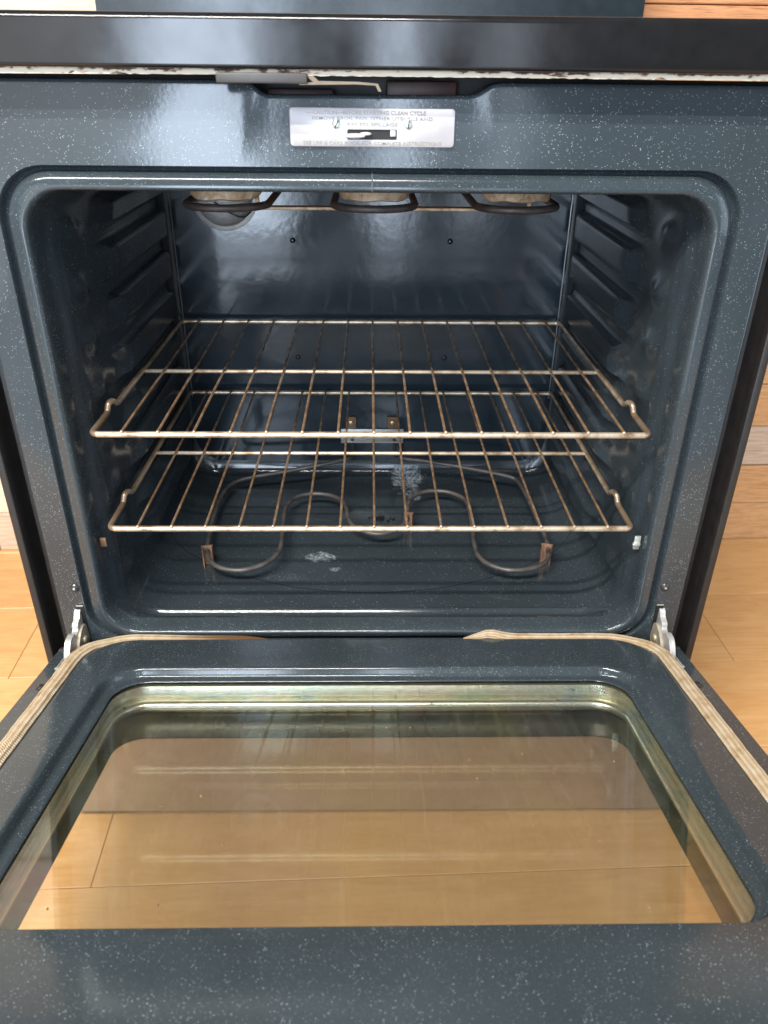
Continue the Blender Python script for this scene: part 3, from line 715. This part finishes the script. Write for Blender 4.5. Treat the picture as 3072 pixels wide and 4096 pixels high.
plate2 = mk("element_bracket", bm, m_plain("galvanised_bracket", (0.50, 0.50, 0.47), 0.4, 0.6, 0.15), bake)
for x in (-0.0435, -0.027, 0.029, 0.0455):
    bm = bmesh.new(); disc(bm, (x, YK - 0.0028, -0.2645), (0, -1, 0), 0.0016, 0.0005, 10); mk("bracket_hole", bm, DARK, plate2)
for x in (-0.0345, 0.036):
    bm = bmesh.new(); box(bm, x - 0.009, x + 0.009, YK - 0.0022, YK, -0.2562, -0.234, 0.0007, 1); mk("mounting_tab", bm, BRONZE, bake)
    bm = bmesh.new(); disc(bm, (x, YK - 0.002, -0.245), (0, -1, 0), 0.0052, 0.002, 6, 0.001); mk("hex_screw", bm, m_plain("brassy_screw", (0.55, 0.43, 0.26), 0.3, 0.8), bake)
for (x, y, w, h, rot) in ((-0.2325, 0.166, 0.0042, 0.023, 12), (0.2505, 0.170, 0.0042, 0.023, -14), (0.0565, 0.262, 0.0036, 0.024, -6)):
    Mx = Matrix.Translation((x, y, EZ)) @ Matrix.Rotation(R(rot), 4, 'Z'); bm = bmesh.new()
    U_ = [(-w - 0.0006, -0.0065), (-w, -0.0065), (-w, 0.0045), (w, 0.0045), (w, -0.0055), (w + 0.0006, -0.0055), (w + 0.0018, 0.0056), (-w - 0.0018, 0.0056)]
    prism(bm, U_, lambda u, v, d: Mx @ Vector((u * 1.35, v, d)), -h, 0.0075)
    mk("support_clip", bm, CLIP, bake)
# charred spots on the oven floor
bm = bmesh.new(); rn = random.Random(3)
for i in range(16):
    cx, cy = 0.010 + rn.gauss(0, 0.010), 0.297 + rn.gauss(0, 0.006); s_ = rn.uniform(0.001, 0.0032)
    if i == 0: cx, cy, s_ = 0.0145, 0.299, 0.0065
    q = [bm.verts.new((cx + s_ * rn.uniform(0.7, 1.2) * math.cos(2 * math.pi * k / 10), cy + s_ * 1.2 * rn.uniform(0.6, 1.2) * math.sin(2 * math.pi * k / 10), ZB + 0.0012)) for k in range(10)]
    t = bm.verts.new((cx, cy, ZB + 0.0022))
    for k in range(10): bm.faces.new((q[k], q[(k + 1) % 10], t))
mk("burnt_crumbs", bm, DARK, cavity)['kind'] = 'stuff'

# ------------------------------------------------------------------ the open door, tilted 12 degrees up towards the room
TH = R(12.0); P0 = Vector((0, -0.010, -0.333)); TS = Vector((0, -math.cos(TH), math.sin(TH))); TN = Vector((0, math.sin(TH), math.cos(TH)))
def D(x, s, n): return Vector((x, 0, 0)) + P0 + TS * s + TN * n
def dring(hx, s0, s1, r, n): return [D(x, s, n) for x, s in rr(-hx, hx, s0, s1, r, 30, 24, 10)]
door_col = [(0.380, -0.008, 0.535, 0.025, -0.0125)]
bm = bmesh.new()
loft(bm, [dring(*a) for a in ((0.3785, -0.0065, 0.5615, 0.024, -0.0120), (0.345, 0.0, 0.5380, 0.062, -0.0120), (0.339, 0.004, 0.5320, 0.058, -0.0105), (0.3372, 0.0055, 0.5302, 0.056, -0.0050), (0.3360, 0.0066, 0.5290, 0.055, -0.0016), (0.3338, 0.0088, 0.5268, 0.0535, -0.0003), (0.3310, 0.0115, 0.5240, 0.052, 0.0),
   (0.3040, 0.0680, 0.4640, 0.044, 0.0), (0.2985, 0.0770, 0.4430, 0.042, 0.0), (0.2966, 0.0790, 0.4422, 0.0415, -0.0003), (0.2956, 0.0799, 0.4417, 0.041, -0.0011), (0.2948, 0.0806, 0.4412, 0.0405, -0.0026), (0.2932, 0.0822, 0.4408, 0.040, -0.0066), (0.2926, 0.0829, 0.4404, 0.039, -0.0082), (0.2916, 0.0838, 0.4400, 0.0385, -0.0092), (0.2900, 0.0850, 0.4398, 0.0380, -0.0098), (0.2850, 0.0888, 0.4390, 0.037, -0.0102), (0.2818, 0.0906, 0.4386, 0.036, -0.0106), (0.2812, 0.0912, 0.4384, 0.036, -0.0116), (0.2822, 0.0903, 0.4390, 0.036, -0.0126))])
door = mk("oven_door", bm, ENAMEL, rng, sharp=60)
bm = bmesh.new()
loft(bm, [dring(*a) for a in ((0.2880, 0.088, 0.450, 0.03, -0.0535), (0.366, 0.004, 0.5500, 0.02, -0.0535), (0.3765, -0.0035, 0.5600, 0.02, -0.0520), (0.3800, -0.0070, 0.5630, 0.022, -0.0480), (0.3805, -0.0075, 0.5635, 0.025, -0.0300), (0.3800, -0.0075, 0.5630, 0.025, -0.0135), (0.3784, -0.0064, 0.5614, 0.024, -0.0121))])
mk("door_shell", bm, m_plain("door_paint", (0.022, 0.030, 0.034), 0.22, 0, 0.2, 0.05, 500), door)
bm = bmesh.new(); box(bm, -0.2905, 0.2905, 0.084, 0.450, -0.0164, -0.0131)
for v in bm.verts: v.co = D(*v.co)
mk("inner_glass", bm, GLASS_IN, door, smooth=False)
bm = bmesh.new()
loft(bm, [dring(*a) for a in ((0.2890, 0.0860, 0.4460, 0.036, -0.0168), (0.2825, 0.0905, 0.4395, 0.036, -0.0170), (0.2828, 0.0910, 0.4396, 0.036, -0.0180), (0.2845, 0.0935, 0.4402, 0.036, -0.0272), (0.2880, 0.0900, 0.4440, 0.036, -0.0275), (0.2880, 0.0900, 0.4440, 0.036, -0.0302), (0.2815, 0.0985, 0.4380, 0.034, -0.0300), (0.2790, 0.1015, 0.4360, 0.033, -0.0300), (0.2768, 0.1040, 0.4342, 0.032, -0.0308), (0.2758, 0.1055, 0.4334, 0.032, -0.0326), (0.2762, 0.1060, 0.4337, 0.032, -0.0370), (0.2790, 0.1040, 0.4365, 0.032, -0.0410), (0.2870, 0.0950, 0.4440, 0.032, -0.0430))])
mk("window_collar", bm, GALV, door, sharp=50)
bm = bmesh.new(); loft(bm, [dring(0.292, 0.085, 0.452, 0.03, -0.0472), dring(0.2685, 0.1452, 0.4260, 0.030, -0.0472)]); loft(bm, [dring(0.292, 0.085, 0.452, 0.03, -0.0480), dring(0.2685, 0.1452, 0.4260, 0.030, -0.0480)])
mk("window_border", bm, BLACKPRINT, door, smooth=False)
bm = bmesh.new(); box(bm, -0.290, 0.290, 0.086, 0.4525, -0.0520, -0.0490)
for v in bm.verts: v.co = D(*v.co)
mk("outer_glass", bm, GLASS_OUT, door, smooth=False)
# dot screen: own local frame so that the print follows the glass
bm = bmesh.new(); q = [bm.verts.new(p) for p in ((-0.268, -0.139, 0), (0.268, -0.139, 0), (0.268, 0.139, 0), (-0.268, 0.139, 0))]; bm.faces.new(q)
ds = mk("dot_screen", bm, DOTS, door, offset=False, smooth=False)
c_ = D(0, 0.2856, -0.0485) + Vector((0, 0, Z0)) - rootloc(door)
ds.matrix_local = Matrix(((1, 0, 0, c_.x), (0, -TS.y, TN.y, c_.y), (0, -TS.z, TN.z, c_.z), (0, 0, 0, 1)))
# woven gasket round the pan, open at the middle of the hinge side
path = [Vector((x, s, 0)) for x, s in rr(-0.3445, 0.3445, -0.0015, 0.5365, 0.062, 60, 50, 14)]
# start at the open end: walk from x=+0.118 at the far edge round to x=-0.113
far = [(p.x, p.y) for p in path]
i0 = min(range(len(far)), key=lambda i: abs(far[i][0] - 0.0) + (10 if far[i][1] > 0.1 else 0))
loop = far[i0:] + far[:i0]
full = [p for p in loop if not (p[1] < 0.01 and -0.113 < p[0] < 0.110)]
if full[0][0] < 0: full = full[::-1]
bm = bmesh.new(); sec = []
NS = 54
for k in range(NS):
    a = 2 * math.pi * k / NS
    rx = 0.0086; rz = 0.0060
    rib = 1 + 0.085 * math.cos(a * 9)
    sec.append((rx * rib * math.cos(a), rz * rib * math.sin(a)))
rings = []; n = len(full)
for i, (x, s) in enumerate(full):
    a = Vector(full[max(0, i - 1)]); b = Vector(full[min(n - 1, i + 1)]); t = (b - a).normalized(); nn = Vector((t.y, -t.x))
    wv = 0.0002 * math.sin(i * 0.9) + 0.0002 * math.sin(i * 2.3)
    left = (x < 0 and s < 0.01 and x > -0.30)
    lift = -0.0022 - 0.0030 * sstep(0.03, 0.005, s) - (0.0020 * sstep(-0.29, -0.2, x) if left else 0)
    sc = 1.0
    d0 = min(i, n - 1 - i)
    if d0 < 7: sc = [0.12, 0.45, 0.66, 0.8, 0.9, 0.96, 1.0][d0]
    if x > 0 and s < 0.01: lift += 0.0065 * math.exp(-((x - 0.145) / 0.018) ** 2)
    rings.append([D(x + nn.x * (u * sc + wv), s + nn.y * (u * sc + wv), lift + w * sc) for u, w in sec])
lay = bm.verts.layers.float.new("thread")
V = loft(bm, rings); bm.faces.new(V[0][::-1]); bm.faces.new(V[-1])
for i, rg in enumerate(V):
    x, s = full[i]; dirt = 0.95 * sstep(-0.27, -0.16, x) if (x < 0 and s < 0.02) else 0.0
    for k, v in enumerate(rg): v[lay] = (0.5 - 0.5 * math.cos(2 * math.pi * k / NS * 9)) * 0.42 + dirt
mk("door_gasket", bm, GASKET, door, sharp=80)
for sx in (-1, 1):
    for (x, s) in ((0.3655, 0.100), (0.3735, 0.012)):
        bm = bmesh.new(); c0 = D(sx * x, s, -0.0122); disc(bm, c0, TN, 0.0055, 0.0012, 18, 0.0018); sk = mk("door_screw", bm, m_plain("black_door_screw", (0.03, 0.027, 0.027), 0.3), door)
        bm = bmesh.new(); disc(bm, D(sx * x, s, -0.0095), TN, 0.0018, 0.0004, 6); mk("screw_recess", bm, DARK, sk)
    bm = bmesh.new(); box(bm, sx * 0.3595 - 0.0042, sx * 0.3595 + 0.0042, 0.014, 0.060, -0.0135, -0.0114)
    for v in bm.verts: v.co = D(*v.co)
    mk("hinge_pocket", bm, DARK, door, smooth=False)
    bm = bmesh.new(); box(bm, sx * 0.3600 - 0.0055, sx * 0.3600 + 0.0055, 0.058, 0.0615, -0.0125, -0.0100, 0.0006, 1)
    for v in bm.verts: v.co = D(*v.co)
    mk("pocket_tab", bm, SCREW, door)
    bm = bmesh.new(); box(bm, sx * 0.3640 - 0.0008, sx * 0.3640 + 0.0008, 0.016, 0.058, -0.0125, -0.0104, 0.0004, 1)
    for v in bm.verts: v.co = D(*v.co)
    mk("pocket_rail", bm, ZINC, door)
# bar handle on the outer face
bm = bmesh.new(); tube(bm, rounded([D(-0.31, 0.505, -0.052), D(-0.31, 0.505, -0.090), D(0.31, 0.505, -0.090), D(0.31, 0.505, -0.052)], 0.02), 0.010, 14); mk("door_handle", bm, BLACK_GLOSS, door)
# crumbs on the glass
bm = bmesh.new(); rn = random.Random(9)
for i in range(26):
    x, s = rn.uniform(-0.24, 0.24), rn.uniform(0.13, 0.425); r_ = rn.uniform(0.0006, 0.0013)
    t = bmesh.new(); bmesh.ops.create_icosphere(t, subdivisions=1, radius=r_)
    for v in t.verts: v.co = v.co * rn.uniform(0.7, 1.3)
    join(bm, t, Matrix.Translation(D(x, s, -0.0128)))
mk("glass_crumbs", bm, m_plain("toasted_crumb", (0.20, 0.12, 0.06), 0.7, 0, 0.7), door)['kind'] = 'stuff'

# ------------------------------------------------------------------ the two wire racks
def make_rack(z, label, x0, x1, yb):
    rk = empty("oven_rack", (0, 0.22, z + Z0), label, "oven rack", "wire racks in the oven")
    HXr = 0.3005
    side = lambda sx: [(sx * HXr, 0.060, z), (sx * 0.2990, 0.0640, z + 0.0100), (sx * 0.2970, 0.0720, z + 0.0105), (sx * 0.2970, 0.0860, z + 0.001), (sx * 0.2970, 0.30, z)]
    pts = [(-0.2970, yb, z)] + side(-1)[::-1] + [(-HXr, 0.0, z), (HXr, 0.0, z)] + side(1) + [(0.2970, yb, z)]
    bm = bmesh.new(); tube(bm, rounded(pts, 0.010, 6, True), 0.0034, 14, closed=True); fr = mk("frame_rod", bm, BAR, rk)
    bm = bmesh.new(); tube(bm, [(-0.2960, 0.2045, z - 0.0002), (0, 0.2045, z - 0.0002), (0.2960, 0.2045, z - 0.0002)], 0.0026, 12); mk("cross_bar", bm, BAR, rk)
    w0 = None
    for i in range(15):
        x = x0 + (x1 - x0) * i / 14
        if w0 is None:
            bm = bmesh.new(); zz = z + 0.0037
            tube(bm, [(x, -0.0012, zz), (x, 0.006, zz), (x, 0.06, zz + 0.0002), (x, 0.15, zz), (x, 0.2045, zz - 0.0003), (x, 0.30, zz), (x, yb - 0.01, zz), (x, yb + 0.001, zz - 0.0004)], 0.00155, 8)
            w0 = mk("wire", bm, WIRE, rk)
        else:
            o = w0.copy(); COL.objects.link(o); o.parent = rk; o.location.x = x - x0 + random.uniform(-0.0006, 0.0006)
    # bright ground tips of the wires, welded on the front rod
    t0 = None
    for i in range(15):
        x = x0 + (x1 - x0) * i / 14
        if t0 is None:
            bm = bmesh.new(); bmesh.ops.create_uvsphere(bm, u_segments=10, v_segments=8, radius=0.0021)
            for v in bm.verts: v.co = Vector((x + v.co.x, -0.0016 + v.co.y, z + 0.0036 + v.co.z))
            t0 = mk("wire_tip", bm, BAR, rk)
        else:
            o = t0.copy(); COL.objects.link(o); o.parent = rk; o.location.x = x - x0
    return rk
make_rack(-0.069, "upper wire oven rack across the middle of the oven", -0.2669, 0.2711, 0.438)
make_rack(-0.186, "lower wire oven rack just above the looped bottom heating element", -0.2668, 0.2712, 0.438)
